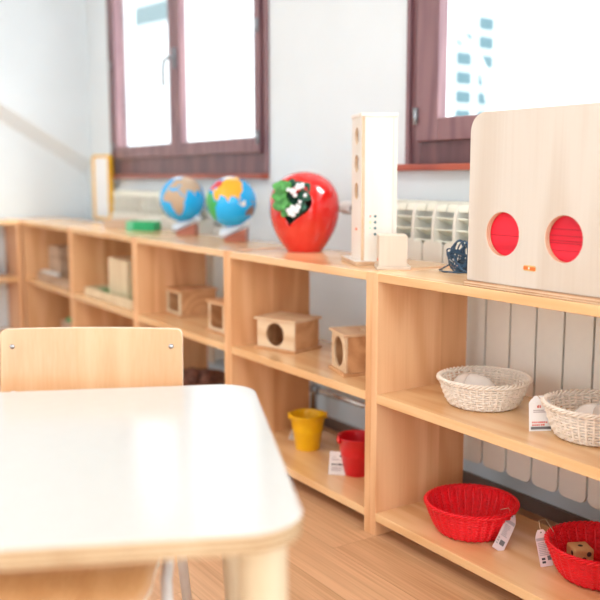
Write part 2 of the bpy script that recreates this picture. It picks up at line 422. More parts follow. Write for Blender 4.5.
def window(name, x0, x1, z0, z1, fl, fr, fb, sashes, rail, sill_ext=.05):
    """sashes: (left edge, right edge, left stile, right stile) in world x; rail: height of the bottom rail"""
    root = bpy.data.objects.new(name, None); COL.objects.link(root); root['kind'] = 'structure'
    root.location = (x0, WY, z0)
    W, H = x1-x0, z1-z0
    bm = BM(); yf, yb = -.006, .06
    box(bm, 0, fl, yf, yb, 0, H); box(bm, W-fr, W, yf, yb, 0, H)
    box(bm, fl, W-fr, yf, yb, 0, fb); box(bm, fl, W-fr, yf, yb, H-.08, H)
    obj('frame', bm, 'frame', root, bevel=.003)
    bm = BM(); t = .014
    box(bm, -.004, t, -.018, -.0055, 0, H); box(bm, W-t, W+.004, -.018, -.0055, 0, H)
    obj('architrave', bm, 'sash', root, bevel=.002)
    for i, (a, b, sl, sr) in enumerate(sashes):
        a -= x0; b -= x0
        bm = BM(); y0, y1 = -.028, .012; zb, zt = fb-.002, H-.07; st = .08
        box(bm, a, a+sl, y0, y1, zb, zt); box(bm, b-sr, b, y0, y1, zb, zt)
        box(bm, a+sl, b-sr, y0, y1, zb, zb+rail); box(bm, a+sl, b-sr, y0, y1, zt-st, zt)
        s = obj('sash', bm, 'sash', root, bevel=.004)
        obj('glass', B(a+sl-.004, b-sr+.004, -.004, .0, zb+rail-.004, zt-st+.004), 'glass', s)
        if i == 1:
            bm = BM(); box(bm, a+.012, a+.036, -.040, -.028, .53, .63); c = a+.024
            tube(bm, [(c, -.036, .58), (c, -.07, .58), (c-.035, -.075, .57), (c-.05, -.075, .53), (c-.045, -.075, .44)], .009, 8)
            obj('handle', bm, 'grey_metal', s)
        bm = BM(); xh = a+.004 if i == 0 else b-.004
        for zz in (.13, .60): tube(bm, [(xh, -.034, zz), (xh, -.034, zz+.055)], .009, 8)
        obj('hinge', bm, 'grey_metal', s)
    bm = BM(); box(bm, -sill_ext, W+sill_ext, -.045, .0, -.022, 0)
    obj('window_sill', bm, 'sill', root, bevel=.004)
    return root
window('window_1', *w1[:2], *w1[2:], .080, .040, .094, [(-3.150, -2.300, .055, .060), (-2.298, -1.452, .070, .044)], .068, sill_ext=.0)
window('window_2', *w2[:2], *w2[2:], .064, .064, .076, [(-.424, .410, .104, .085), (.412, 1.247, .085, .104)], .074, sill_ext=.07)

# ------------------------------------------------------------------ shelf units
H, TS = .75, .024
ZT, ZM, ZML, ZB, ZBL, D = .726, .412, .386, .0686, .045, .337
def shelf_unit(x0, x1, label, loc=(0, 0, 0), rz=0, pm='panel', depth=D):
    """x0..x1 outer faces, front at y=0"""
    root = thing('shelf_unit', label, 'shelf', loc, rz, None)
    p = .0255
    L_ = root.location
    def part(name, a, b, z0, z1, mat):
        o = obj(name, B(a-x0, b-x0, 0, depth, z0, z1), mat, root, bevel=.0018)
        return o
    part('side_panel', x0, x0+p, 0, H, pm); part('side_panel', x1-p, x1, 0, H, pm)
    part('top_panel', x0+p, x1-p, ZT, H-.0005, 'board')
    part('shelf_board', x0+p, x1-p, ZML, ZM, 'board')
    part('bottom_board', x0+p, x1-p, ZBL, ZB, 'board')
    return root
shelf_unit(-.0255, .80, 'nearest pine shelf unit, holding the woven baskets, at right', (-.0255, 0, 0))
shelf_unit(-.8555, -.0258, 'pine shelf unit with yellow and red buckets on its bottom shelf', (-.8555, 0, 0), pm='panel_b')
shelf_unit(-1.695, -.8558, 'pine shelf unit standing under the two globes', (-1.695, 0, 0), pm='panel_b')
shelf_unit(-2.54, -1.6953, 'pine shelf unit under the green box, cream tray on its shelf', (-2.54, 0, 0), pm='panel_b')
shelf_unit(-3.395, -2.5403, 'pine shelf unit in the corner, last of the row beside the window wall', (-3.395, 0, 0), pm='panel_b')
# the unit along the far wall, turned 90 degrees
shelf_unit(0, .86, 'pine shelf unit along the far wall, turned to face the row', (-3.42, -.86, 0), R(90), depth=.27)
obj('corner_top', B(-3.69, -3.397, .002, .335, ZT, H), 'board', None, bevel=.002)
tag(bpy.data.objects['corner_top'], 'pine board bridging the corner between the two shelf runs', 'board')
for a in ((-3.69, -3.665), (-3.422, -3.397)):
    o = obj('leg', B(a[0], a[1], .01, .33, 0, ZT), 'panel', None); o.parent = bpy.data.objects['corner_top']

# ------------------------------------------------------------------ radiators
def section_mesh():
    bm = BM(); w = .0898
    merge(bm, plate(rrect(-w/2, w/2, 0, .665, [.02, .02, .016, .016]), (), .008, .0015, upright=True))
    for sx in (-1, 1): box(bm, sx*(w/2-.0015)-.0015, sx*(w/2-.0015)+.0015, .0075, .085, .02, .64)
    # curved rib carrying the top, thin and central
    prof = [(0, .60), (0, .70), (.001, .725), (.004, .748), (.010, .768), (.019, .782), (.032, .790), (.105, .790), (.105, .60)]
    va = [bm.verts.new((-.0055, y, z)) for y, z in prof]; vb = [bm.verts.new((.0055, y, z)) for y, z in prof]
    bm.faces.new(va[::-1]); bm.faces.new(vb)
    for i in range(len(prof)):
        j = (i+1) % len(prof); bm.faces.new((va[i], va[j], vb[j], vb[i]))
    return bm
def fin_mesh():
    bm = BM(); w = .0915
    # sloping louvres across the section, stepping back as the rib curves
    for z, y in ((.668, .006), (.704, .007), (.740, .012)):
        rot = Matrix.Translation((0, y, z)) @ Matrix.Rotation(R(-24), 4, 'X')
        box(bm, -w/2, w/2, 0, .055, -.002, .002, rot=rot)
    # top cap, rounded over
    rows = [(.014, .768), (.019, .782), (.032, .790), (.048, .792)]
    for (y0, z0), (y1, z1) in zip(rows, rows[1:]):
        vs = [bm.verts.new(q) for q in ((-w/2, y0, z0), (w/2, y0, z0), (w/2, y1, z1), (-w/2, y1, z1), (-w/2, y0, z0-.008), (w/2, y0, z0-.008), (w/2, y1, z1-.008), (-w/2, y1, z1-.008))]
        for f in ((0, 1, 2, 3), (7, 6, 5, 4), (0, 4, 5, 1), (2, 6, 7, 3), (1, 5, 6, 2), (0, 3, 7, 4)): bm.faces.new([vs[i] for i in f])
    return bm
def core_mesh():
    bm = BM(); w = .0955
    box(bm, -w/2, w/2, .090, .100, .012, .62); box(bm, -.03, .03, .012, .0895, .03, .62)
    return bm
def radiator(label, x0, n, z0=.14, y=.392, pitch=.0965):
    root = thing('radiator', label, 'radiator', (x0, y, z0))
    s0 = obj('radiator_section', section_mesh(), 'radiator', root, bevel=0); f0 = obj('louvre_fins', fin_mesh(), 'radiator_fin', s0); c0 = obj('water_channel', core_mesh(), 'radiator_core', s0)
    s0.location.x = pitch/2
    for k in range(1, n):
        s = s0.copy(); COL.objects.link(s); s.parent = root; s.location.x = pitch*(k+.5)
        f = f0.copy(); COL.objects.link(f); f.parent = s
        f = c0.copy(); COL.objects.link(f); f.parent = s
    for k in (2, n-2): obj('wall_bracket', B(pitch*k-.012, pitch*k+.012, .1005, WY-y-.003, .10, .14), 'radiator', root)
    return root
r2 = radiator('cream finned radiator behind the shelf unit with the baskets', -.558, 14)
r1 = radiator('cream finned radiator below the left window, behind the globes', -2.96, 13)
def valve(root, x, s):
    bm = BM()
    tube(bm, [(x, .05, .755), (x-s*.15, .05, .755)], .012, 10)
    obj('valve', bm, 'grey_metal', root)
    bm = BM(); lathe(bm, [(0, 0), (.02, 0), (.024, .006), (.026, .02), (.024, .05), (.018, .062), (0, .064)], 24)
    for v in bm.verts: v.co = Vector((x - s*(.15+v.co.z), .05+v.co.x, .755+v.co.y))
    obj('valve_knob', bm, 'white_plastic', root)
valve(r2, 0, 1.9 if False else 1); valve(r1, 13*.0965, -1)
pp = thing('radiator_pipe', 'chrome pipe running to the radiator behind the buckets', 'pipe', (-.96, .45, 0))
bm = BM(); tube(bm, [(.43, 0, .172), (.02, 0, .168), (.0, 0, .166), (-.012, 0, .15), (-.014, 0, .0)], .011, 10)
obj('pipe', bm, 'chrome', pp)
bm = BM(); tube(bm, [(.035, 0, .168), (-.02, 0, .168)], .016, 12)
obj('elbow', bm, 'grey_metal', pp)
bm = BM(); box(bm, -1.11, -1.05, WY-.035, WY, 0, .30)
tag(obj('pipe_casing', bm, 'white_plastic', bevel=.004), 'short white casing on the wall left of the chrome pipe', 'casing')

# ------------------------------------------------------------------ outside
FA_ANG, FA_X, FA_Y, FA_Z, FA_CW, FA_RH = 97, -11.64, 11.55, 3.4, .715, .387
def facade():
    ang = R(FA_ANG)
    root = thing('building', 'white building with blue gridded shutters outside the right window', 'building', (FA_X, FA_Y, 0), ang)
    obj('wall', B(-1.2, 9, .12, .5, -.5, 9), 'white_wall_out', root)
    cw, rh, pw, ph = FA_CW, FA_RH, FA_CW*.80, FA_RH*.80
    for i in range(2):
        for j in range(-5, 3 if i else 2):
            zc = FA_Z + j*rh
            p = obj('window_pane', B(i*cw-pw/2, i*cw+pw/2, .09, .14, zc-ph/2, zc+ph/2), 'blue_glass', root)
    fr = BM()
    for i in range(3): box(fr, (i-.5)*cw-cw*.12, (i-.5)*cw+cw*.12, .105, .12, FA_Z-5.6*rh, FA_Z+2.6*rh)
    for j in range(-6, 3): box(fr, -.5*cw, 1.5*cw, .107, .12, FA_Z+(j+.5)*rh-rh*.13, FA_Z+(j+.5)*rh+rh*.13)
    obj('shutter_frame', fr, 'white_wall_out', root)
    return root

facade()
bm = BM()
tube(bm, [(-4.30, 4.26, 2.33), (-4.247, 4.32, 2.283), (-4.215, 4.354, 2.228), (-4.171, 4.402, 2.155), (-4.123, 4.447, 2.046), (-4.085, 4.47, 1.95), (-4.062, 4.484, 1.836), (-4.017, 4.498, 1.626), (-3.989, 4.501, 1.471), (-3.97, 4.5, 1.2), (-3.96, 4.5, 0)], .026, 12)
tag(obj('curved_pole', bm, 'white_wall_out'), 'white curved pole outside, crossing the blue gridded shutters', 'pole')
hb = thing('building', 'white building outside the left window with one pale blue pane', 'building', (-19, 8.2, 0), R(10))
obj('wall', B(-16, 8, .2, .6, -.5, 12), 'white_wall_out', hb)
obj('window_pane', B(-1.7, .1, .12, .22, 4.95, 5.45), 'pale_blue', hb)

# ------------------------------------------------------------------ table
TA = R(65); TH = .59
tc_ = (-.992*math.cos(TA) + .925*math.sin(TA), -.992*math.sin(TA) - .925*math.cos(TA))
tb = thing('school_table', 'low white-topped table with rounded corners and plywood edge', 'table', (tc_[0], tc_[1], 0), TA)
bm = plate(rrect(-.6, .6, -.38, .38, .075, 10), (), .027, .003)
side_faces(bm, 2, 1, .6)
o = obj('tabletop', bm, ['laminate', 'table_edge'], tb, loc=(0, 0, TH-.027))
for sx in (-1, 1):
    for sy in (-1, 1):
        bm = BM()
        top = Vector((sx*.548, sy*.30, TH-.0275)); bot = Vector((sx*.562, sy*.315, 0))
        tube(bm, [bot, bot.lerp(top, .5), bot.lerp(top, .96), top], [.021, .028, .033, .033], 20)
        obj('leg', bm, 'table_leg', tb)
bm = BM()
for y in (-.17, .20): box(bm, -.45, .45, y-.01, y+.01, TH-.06, TH-.0275)
for x in (-.45, .45): box(bm, x-.01, x+.01, -.1595, .1895, TH-.06, TH-.0275)
obj('apron', bm, 'table_leg', tb, bevel=.002)

# ------------------------------------------------------------------ chair
def chair():
    cx, cy = .094, -.842
    root = thing('school_chair', 'beech plywood child chair pushed up to the white table', 'chair', (cx, cy, 0), R(56.7))
    W = .385
    # backrest: upright plate, curved
    bm = plate(rrect(-W/2, W/2, .47, .692, [.02, .02, .014, .014], 6), (), .011, .002, upright=True)
    bmesh.ops.bisect_plane(bm, geom=bm.verts[:]+bm.edges[:]+bm.faces[:], plane_co=(0, 0, 0), plane_no=(1, 0, 0))
    for k in range(1, 10):
        x = -W/2 + W*k/10
        bmesh.ops.bisect_plane(bm, geom=bm.verts[:]+bm.edges[:]+bm.faces[:], plane_co=(x, 0, 0), plane_no=(1, 0, 0))
    side_faces(bm, 1, 1, .5)
    bend = lambda v: Vector((v.x, v.y - .018*(v.x/(W/2))**2 + (v.z-.47)*.10, v.z))
    for v in bm.verts: v.co = bend(v.co)
    obj('backrest', bm, ['chair', 'chair_edge'], root)
    for s in (-1, 1):
        for z in (.655, .51):
            p = bend(Vector((s*.168, -.001, z)))
            bm = BM(); lathe(bm, [(0, .0022), (.0035, .002), (.0055, 0), (0, -.002)], 16)
            for v in bm.verts: v.co = Vector((v.co.x, -v.co.z, v.co.y)) + p
            obj('screw', bm, 'steel', root)
    # seat, slightly dished with rolled front edge
    sw, sd, zs = .375, .40, .335
    bm = BM(); nx, ny = 14, 16; g = []
    for k in (0, 1):
        rows = []
        for j in range(ny+1):
            row = []
            for i in range(nx+1):
                a = -1 + 2*i/nx; t = j/ny
                w = sw/2
                y = -.02 - sd*(1-t)*1.0 if False else -.03 - sd*t
                rc = .03
                e = 0
                z = zs - .010*(1-a*a)*(1-abs(2*t-1)) - .03*max(0, (t-.82)/.18)**2 - .012*k
                if t > .92: w -= .012*((t-.92)/.08)**2
                row.append(bm.verts.new((a*w, y, z)))
            rows.append(row)
        g.append(rows)
    for k in (0, 1):
        for j in range(ny):
            for i in range(nx):
                q = [g[k][j][i], g[k][j][i+1], g[k][j+1][i+1], g[k][j+1][i]]
                f = bm.faces.new(q if k else q[::-1]); f.smooth = True
    def wallf(a, b, c, d):
        f = bm.faces.new((a, b, c, d)); f.material_index = 1
    for j in range(ny):
        wallf(g[0][j][0], g[0][j+1][0], g[1][j+1][0], g[1][j][0]); wallf(g[0][j+1][nx], g[0][j][nx], g[1][j][nx], g[1][j+1][nx])
    for i in range(nx):
        wallf(g[0][0][i+1], g[0][0][i], g[1][0][i], g[1][0][i+1]); wallf(g[0][ny][i], g[0][ny][i+1], g[1][ny][i+1], g[1][ny][i])
    bmesh.ops.recalc_face_normals(bm, faces=bm.faces)
    obj('seat', bm, ['seat', 'chair_edge'], root)
    for s in (-1, 1):
        bm = BM(); tube(bm, [(s*.168, .005, .56), (s*.168, .000, .50), (s*.172, -.012, .40), (s*.175, -.02, .30), (s*.19, .05, 0)], .011, 10)
        obj('leg', bm, 'chair_leg', root)
        bm = BM(); tube(bm, [(s*.17, -.02, .31), (s*.185, -.16, .308), (s*.20, -.33, .295), (s*.205, -.355, .265), (s*.215, -.375, 0)], .011, 10)
        obj('leg', bm, 'chair_leg', root)
    bm = BM()
    for y in (-.09, -.28): tube(bm, [(-.18, y, .305), (.18, y, .305)], .010, 8)
    obj('seat_frame', bm, 'chair_leg', root)
    return root
chair()

# ------------------------------------------------------------------ panel with red discs (on the near unit)
bp = thing('peephole_board', 'large upright birch board with two red round windows', 'board', (.317, .022, H), 0)
W_, H_ = .42, .408
h1, h2, rr = (.110, .128), (.286, .127), .0505
bm = plate(rrect(0, W_, .012, H_, [.004, .004, .045, .045], 8), [circ(*h1, rr), circ(*h2, rr)], .016, .0015, upright=True)
side_faces(bm, 1, 1, .6)
obj('front_board', bm, ['ply', 'ply_edge_y'], bp)
for c in (h1, h2):
    bm = plate(circ(c[0], c[1], rr+.012), (), .006, 0, upright=True)
    d = obj('red_disc', bm, 'red_wood', bp, loc=(0, .0165, 0))
    bm = BM()
    for dz in ([-.004] if c is h1 else [.020, .006, -.005, -.010, -.026]): box(bm, c[0]-rr*.97, c[0]+rr*.97, -.0008, .0005, c[1]+dz-.0006, c[1]+dz+.0006)
    obj('seam', bm, 'seam', d)
bm = BM(); box(bm, -.002, W_+.002, -.008, .06, 0, .0115)
obj('base_board', bm, 'ply_edge', bp, bevel=.001)
bm = plate(rrect(.012, W_-.012, .012, H_-.014, [.003, .003, .04, .04], 8), (), .008, .001, upright=True)
obj('back_board', bm, 'ply', bp, loc=(0, .028, 0))
lg = BM(); lx, lz = .196, .057
merge(lg, plate(rrect(lx-.018, lx+.018, lz-.0065, lz+.0065, .0048, 6), (), .001, 0, upright=True))
o = obj('printed_mark', lg, 'gold', bp, loc=(0, -.0008, 0))
bm = BM()
merge(bm, plate(rrect(lx-.017, lx-.004, lz-.004, lz+.004, .0015, 3), (), .0006, 0, upright=True))
merge(bm, plate(rrect(lx+.001, lx+.017, lz-.0048, lz+.0034, .0022, 3), (), .0006, 0, upright=True))
obj('lettering', bm, 'orange', o, loc=(0, -.0005, 0))
bm = plate(circ(lx-.0015, lz, .002, 12), (), .0006, 0, upright=True)
obj('dot', bm, 'white_card', o, loc=(0, -.0006, 0))

# ------------------------------------------------------------------ tower
tw = thing('wooden_tower', 'tall pale wooden tower box with three round holes', 'tower', (-.203, .096, H), R(-24))
# local: corner at origin, left (holes) face runs along -x with normal -y; right face runs along +y with normal +x
TW, TD, TT, t = .128, .108, .432, .010
hs = [circ(-TW/2, zc, .025, 28) for zc in (.378, .297, .216)]
bm = plate(rrect(-TW, 0, .012, TT, .001, 1), hs, t, .001, upright=True); side_faces(bm, 1, 1, .6)
obj('front_panel', bm, ['ply_white', 'ply_edge_y'], tw)
bm = BM(); box(bm, -t, -.001, t+.0005, TD-.013, .012, TT)
obj('side_panel', bm, 'ply_white', tw)
bm = BM(); box(bm, -TW, -TW+t, t+.0005, TD, .012, TT)
obj('side_panel', bm, 'ply_white', tw)
bm = BM(); box(bm, -TW+t, 0, TD-.0125, TD, .012, TT)
obj('back_panel', bm, 'ply_white', tw, bevel=.001)
obj('inner_panel', B(-TW+t+.001, -t-.002, .0125, .016, .013, TT-.001), 'white_card', tw)  # white plate added close behind the holes so they look lit inside
bm = BM(); box(bm, -TW-.001, .002, -.002, TD+.002, TT, TT+.010)
obj('lid', bm, 'ply_white', tw, bevel=.001)
bm = plate(rrect(-TW-.045, .022, -.022, TD+.022, .004, 3), (), .0115, .001); side_faces(bm, 2, 1, .6)
obj('base_board', bm, ['ply_white', 'ply_edge'], tw)
bm = BM()
for k, (z, c) in enumerate(((.143, 0), (.1255, 1), (.108, 2), (.090, 3))):
    for y, mi, r in ((.028, c, .0028), (.043, 4, .0040)):
        q = circ(y, z, r, 12); vs = [bm.verts.new((.0003, a, b)) for a, b in q]; vb = [bm.verts.new((-.001, a, b)) for a, b in q]
        bm.faces.new(vs).material_index = mi
        for i in range(12): bm.faces.new((vs[i], vb[i], vb[(i+1) % 12], vs[(i+1) % 12])).material_index = mi
obj('colour_dots', bm, ['dot_red', 'dot_yellow', 'dot_green', 'dot_grey', 'dot_teal'], tw)
bm = BM()
for x in (-.067, -.055): merge(bm, plate(rrect(x-.0055, x+.0045, .099, .106, .002, 3), (), .0006, 0, upright=True))
obj('printed_mark', bm, 'orange', tw, loc=(0, -.0005, 0))

bx = thing('wooden_cube', 'small pale wooden cube on a base in front of the tower', 'cube', (-.070, .058, H), R(-34))
bm = BM(); box(bm, -.084, 0, 0, .080, .009, .096)
obj('body', bm, 'cube_wood', bx, bevel=.0015)
bm = BM(); box(bm, -.088, .006, -.006, .090, 0, .0088)
obj('base_board', bm, 'cube_wood', bx, bevel=.001)
bm = BM()
for x, w in ((-.044, .009), (-.030, .008)): merge(bm, plate(rrect(x-w/2, x+w/2, .021, .029, .003, 3), (), .0006, 0, upright=True))
obj('printed_mark', bm, 'orange', bx, loc=(0, -.0005, 0))

# ------------------------------------------------------------------ cable bundle
cb = thing('cable_bundle', 'coiled dark blue cable and plug beside the birch board', 'cable', (.098, .205, H))
rc = random.Random(3)
bm = BM()
def arc(c, ax, az, tilt, yaw, n=28, ph=0, r=.0022):
    pts = []
    for k in range(n):
        a = 2*PI*k/n
        p = Vector((ax*math.cos(a), 0, az*math.sin(a)))
        p = Matrix.Rotation(yaw, 4, 'Z') @ Matrix.Rotation(tilt, 4, 'Y') @ p
        p += Vector((rc.uniform(-.001, .001), rc.uniform(-.001, .001), 0))
        q = Vector(c)+p; q.z = max(q.z, r+.0002); pts.append(q)
    tube(bm, pts, r, 7, closed=True)
for k in range(7):
    arc((-.004+.005*k+rc.uniform(-.004, .004), rc.uniform(-.014, .014), .047+rc.uniform(-.004, .002)), .011+rc.uniform(0, .008), .041+rc.uniform(-.004, .003), R(rc.uniform(4, 24)), R(rc.uniform(10, 70)))
for k in range(5):
    arc((.012+rc.uniform(-.006, .01), rc.uniform(-.012, .02), .022+.004*k), .045+rc.uniform(-.006, .004), .014, R(rc.uniform(12, 35)), R(rc.uniform(30, 65)))
tube(bm, [(-.052, -.012, .006), (-.045, -.03, .0025), (-.01, -.045, .0025), (.03, -.03, .0025), (.05, -.01, .004)], .0022, 7)
tube(bm, [(-.052, -.012, .006), (-.04, -.005, .014), (-.02, 0, .03), (0, 0, .06)], .0022, 7)
tube(bm, [(-.005, -.02, .055), (.015, -.03, .035), (.04, -.03, .012), (.055, -.02, .003)], .0025, 7)
obj('cable', bm, 'cable', cb)
bm = BM(); box(bm, -.002, .048, -.012, .03, 0, .034)
obj('plug', bm, 'plug', cb, bevel=.005, segs=3, rot=(0, 0, R(35)))
bm = BM(); tube(bm, [(-.012, -.022, .028), (.008, -.026, .036)], .0042, 10)
obj('cable_tie', bm, 'plug_light', cb)

# ------------------------------------------------------------------ apple vase with plant
ap = thing('apple_vase', 'glossy red apple-shaped vase with a heart-shaped opening', 'vase', (-.692, .222, H), R(35))
# local -y faces the opening side (turned to the camera's left)
def smoothprof():
    P = [(.0, .0), (.056, 0), (.063, .004), (.086, .036), (.106, .073), (.118, .112), (.122, .148), (.1195, .184), (.109, .216), (.090, .242), (.065, .261), (.038, .272), (.014, .276), (.005, .2765), (0, .2766)]
    out = []
    def cr(p0, p1, p2, p3, t):
        return tuple(.5*((2*b)+(-a+c)*t+(2*a-5*b+4*c-d)*t*t+(-a+3*b-3*c+d)*t**3) for a, b, c, d in zip(p0, p1, p2, p3))
    for i in range(len(P)-1):
        p0, p1, p2, p3 = P[max(i-1, 0)], P[i], P[i+1], P[min(i+2, len(P)-1)]
        for k in range(8 if 2 <= i <= 10 else 3): 
            q = cr(p0, p1, p2, p3, k/(8 if 2 <= i <= 10 else 3)); out.append((max(q[0], 0), q[1]))
    out.append(P[-1]); out[0] = (0, 0)
    return out
def heart_pt(a):
    x = 16*math.sin(a)**3; y = 13*math.cos(a)-5*math.cos(2*a)-2*math.cos(3*a)-math.cos(4*a)
    return x/16*.066, y/16*.074
HP = [heart_pt(2*PI*k/120) for k in range(120)]
def inside(x, y, poly):
    c = False; n = len(poly); j = n-1
    for i in range(n):
        xi, yi = poly[i]; xj, yj = poly[j]
        if (yi > y) != (yj > y) and x < (xj-xi)*(y-yi)/(yj-yi)+xi: c = not c
        j = i
    return c
ht = R(-10); HZ = .164
def toh(v):
    # arc-length-ish coordinates of the front of the vase around the opening
    a = math.atan2(v.x, -v.y); rr_ = .119
    x, y = a*rr_, v.z-HZ
    return x*math.cos(ht)+y*math.sin(ht), -x*math.sin(ht)+y*math.cos(ht)
bm = lathe(BM(), smoothprof(), 160)
kill = []
for f in bm.faces:
    c = f.calc_center_median()
    if c.y < -.02:
        hx, hy = toh(c)
        if inside(hx, hy, HP): kill.append(f)
bmesh.ops.delete(bm, geom=kill, context='FACES')
# snap the rim to the heart outline
for v in [v for v in bm.verts if v.is_boundary and v.co.y < 0]:
    hx, hy = toh(v.co)
    q = min(HP, key=lambda p: (p[0]-hx)**2+(p[1]-hy)**2)
    wx = q[0]*math.cos(ht)-q[1]*math.sin(ht); wz = q[0]*math.sin(ht)+q[1]*math.cos(ht)
    r_ = math.hypot(v.co.x, v.co.y); a = wx/.119
    dz = wz+HZ-v.co.z
    v.co = Vector((r_*math.sin(a), -r_*math.cos(a), wz+HZ))
for f in bm.faces: f.smooth = True
bmesh.ops.recalc_face_normals(bm, faces=bm.faces)
o = obj('body', bm, ['apple', 'apple_in'], ap)
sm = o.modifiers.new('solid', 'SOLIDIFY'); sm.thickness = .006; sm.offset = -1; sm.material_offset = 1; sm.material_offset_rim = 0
pl = thing('trailing_plant', 'green leafy plant with white flowers inside the red apple vase', 'plant', (-.692, .222, H+.007), R(35))
bm = lathe(BM(), [(0, 0), (.040, 0), (.056, .03), (.070, .062), (.06, .066), (0, .07)], 24)
obj('soil', bm, 'soil', pl)
def leaf(p, d, up, L, Wd, mat, lobed=True):
    d = Vector(d).normalized(); up = Vector(up); s = d.cross(up).normalized(); n = s.cross(d)
    bm = BM(); rows = []; nn = 8
    for k in range(nn+1):
        t = k/nn
        w = Wd*math.sin(PI*min(1, t*.96+.02))**.7*(1+.18*math.sin(t*14)) * (1 if t < .97 else .3)
        row = []
        for a in (-1, -.5, 0, .5, 1):
            q = Vector(p) + d*L*t + s*w*a + n*(.22*abs(a)*w - .35*L*t*t*.6 + .002*math.sin(9*t+a*3))
            row.append(bm.verts.new(q))
        rows.append(row)
    for A, Bq in zip(rows, rows[1:]):
        for i in range(4): bm.faces.new((A[i], A[i+1], Bq[i+1], Bq[i])).smooth = True
    o = obj('leaf', bm, mat, pl)
    s_ = o.modifiers.new('s', 'SOLIDIFY'); s_.thickness = .0012
rp = random.Random(11)
# big pale leaves hanging out on the left of the opening
for (p, d, L, Wd, m) in (
    ((-.020, -.100, .205), (-.75, -.35, .35), .062, .026, 'leaf'), ((-.010, -.104, .200), (-.45, -.3, .75), .050, .024, 'leaf'),
    ((-.020, -.106, .190), (-.9, -.3, -.02), .060, .026, 'leaf'), ((-.012, -.108, .175), (-.8, -.4, -.45), .066, .030, 'leaf'),
    ((-.018, -.108, .165), (-.9, -.2, -.15), .062, .028, 'leaf'), ((-.012, -.106, .150), (-.55, -.3, -.7), .046, .022, 'leaf'),
    ((-.008, -.104, .165), (-.2, -.3, -.8), .045, .022, 'leaf'), ((-.02, -.10, .18), (-.7, -.5, .1), .05, .024, 'leaf'),
    ((.010, -.088, .205), (.5, -.3, .5), .045, .024, 'leaf_dark'), ((.015, -.092, .185), (.8, -.3, .2), .050, .025, 'leaf_dark'),
    ((.010, -.094, .165), (.7, -.3, -.4), .048, .024, 'leaf_dark'), ((.035, -.085, .205), (.4, -.2, .5), .035, .022, 'leaf_dark'),
    ((.005, -.095, .15), (.3, -.3, -.8), .042, .022, 'leaf_dark'), ((.03, -.088, .19), (.8, -.2, -.2), .04, .022, 'leaf_dark'),
    ((-.005, -.095, .21), (.1, -.3, .8), .04, .022, 'leaf_dark')):
    leaf((p[0], p[1]-.007, p[2]), d, (.1, -1, .35), L*.88, Wd*.85, m)
for k in range(9):
    a, z = rp.uniform(-.6, .6), rp.uniform(.10, .19)
    leaf((.05*math.sin(a), -.05, z), (math.sin(a), -.3, rp.uniform(-.4, .5)), (0, -1, .3), .045, .02, 'leaf_dark')
def flower(p, r):
    bm = BM(); c = Vector(p)
    for k in range(5):
        a = 2*PI*k/5 + rp.uniform(0, 1)
        m = Matrix.Translation(c + Vector((r*.55*math.cos(a), -.002, r*.55*math.sin(a)))) @ Matrix.Diagonal((r*.6, r*.3, r*.6, 1))
        bmesh.ops.create_icosphere(bm, subdivisions=2, radius=1, matrix=m)
    for f in bm.faces: f.smooth = True
    obj('flower', bm, 'petal', pl)
for p, r in (((.022, -.108, .218), .011), ((.006, -.113, .203), .010), ((.036, -.104, .222), .009), ((-.010, -.115, .208), .007), ((.014, -.114, .190), .007), ((.004, -.116, .146), .011), ((.018, -.115, .140), .010), ((-.003, -.117, .131), .009), ((.024, -.113, .152), .009), ((.030, -.111, .168), .006), ((-.012, -.117, .140), .007), ((.008, -.117, .125), .008), ((.045, -.102, .190), .006)):
    flower((p[0], p[1]-.007, p[2]), r)

# ------------------------------------------------------------------ globes
AFR = [(-6, 36), (10, 37), (11, 33), (20, 31), (33, 31), (37, 22), (43, 12), (51, 12), (41, -3), (40, -15), (35, -24), (27, -34), (18, -34), (12, -18), (9, 0), (9, 5), (-8, 4), (-17, 14), (-13, 27)]
EUR = [(-9, 37), (-9, 43), (-1, 44), (-4, 48), (3, 51), (9, 54), (8, 58), (5, 60), (14, 68), (28, 71), (45, 67), (60, 68), (58, 52), (48, 45), (38, 47), (28, 41), (22, 37), (16, 40), (10, 44), (3, 42), (-2, 37)]
ASI = [(60, 68), (75, 73), (105, 77), (140, 73), (180, 69), (170, 60), (160, 61), (157, 52), (143, 59), (135, 54), (140, 48), (128, 40), (127, 35), (121, 40), (121, 30), (110, 21), (106, 18), (108, 11), (100, 13), (104, 2), (98, 9), (95, 16), (88, 22), (80, 15), (78, 8), (73, 18), (67, 25), (57, 26), (55, 17), (45, 13), (35, 29), (36, 36), (27, 37), (28, 41), (42, 42), (48, 45), (58, 52)]
AUS = [(114, -22), (122, -18), (130, -12), (136, -12), (142, -11), (146, -19), (153, -26), (150, -37), (140, -38), (131, -31), (116, -35)]
IND = [(95, 5), (105, -6), (115, -8), (118, 5), (110, 3), (104, 0)]
NGU = [(131, -1), (140, -3), (150, -10), (142, -9), (133, -4)]
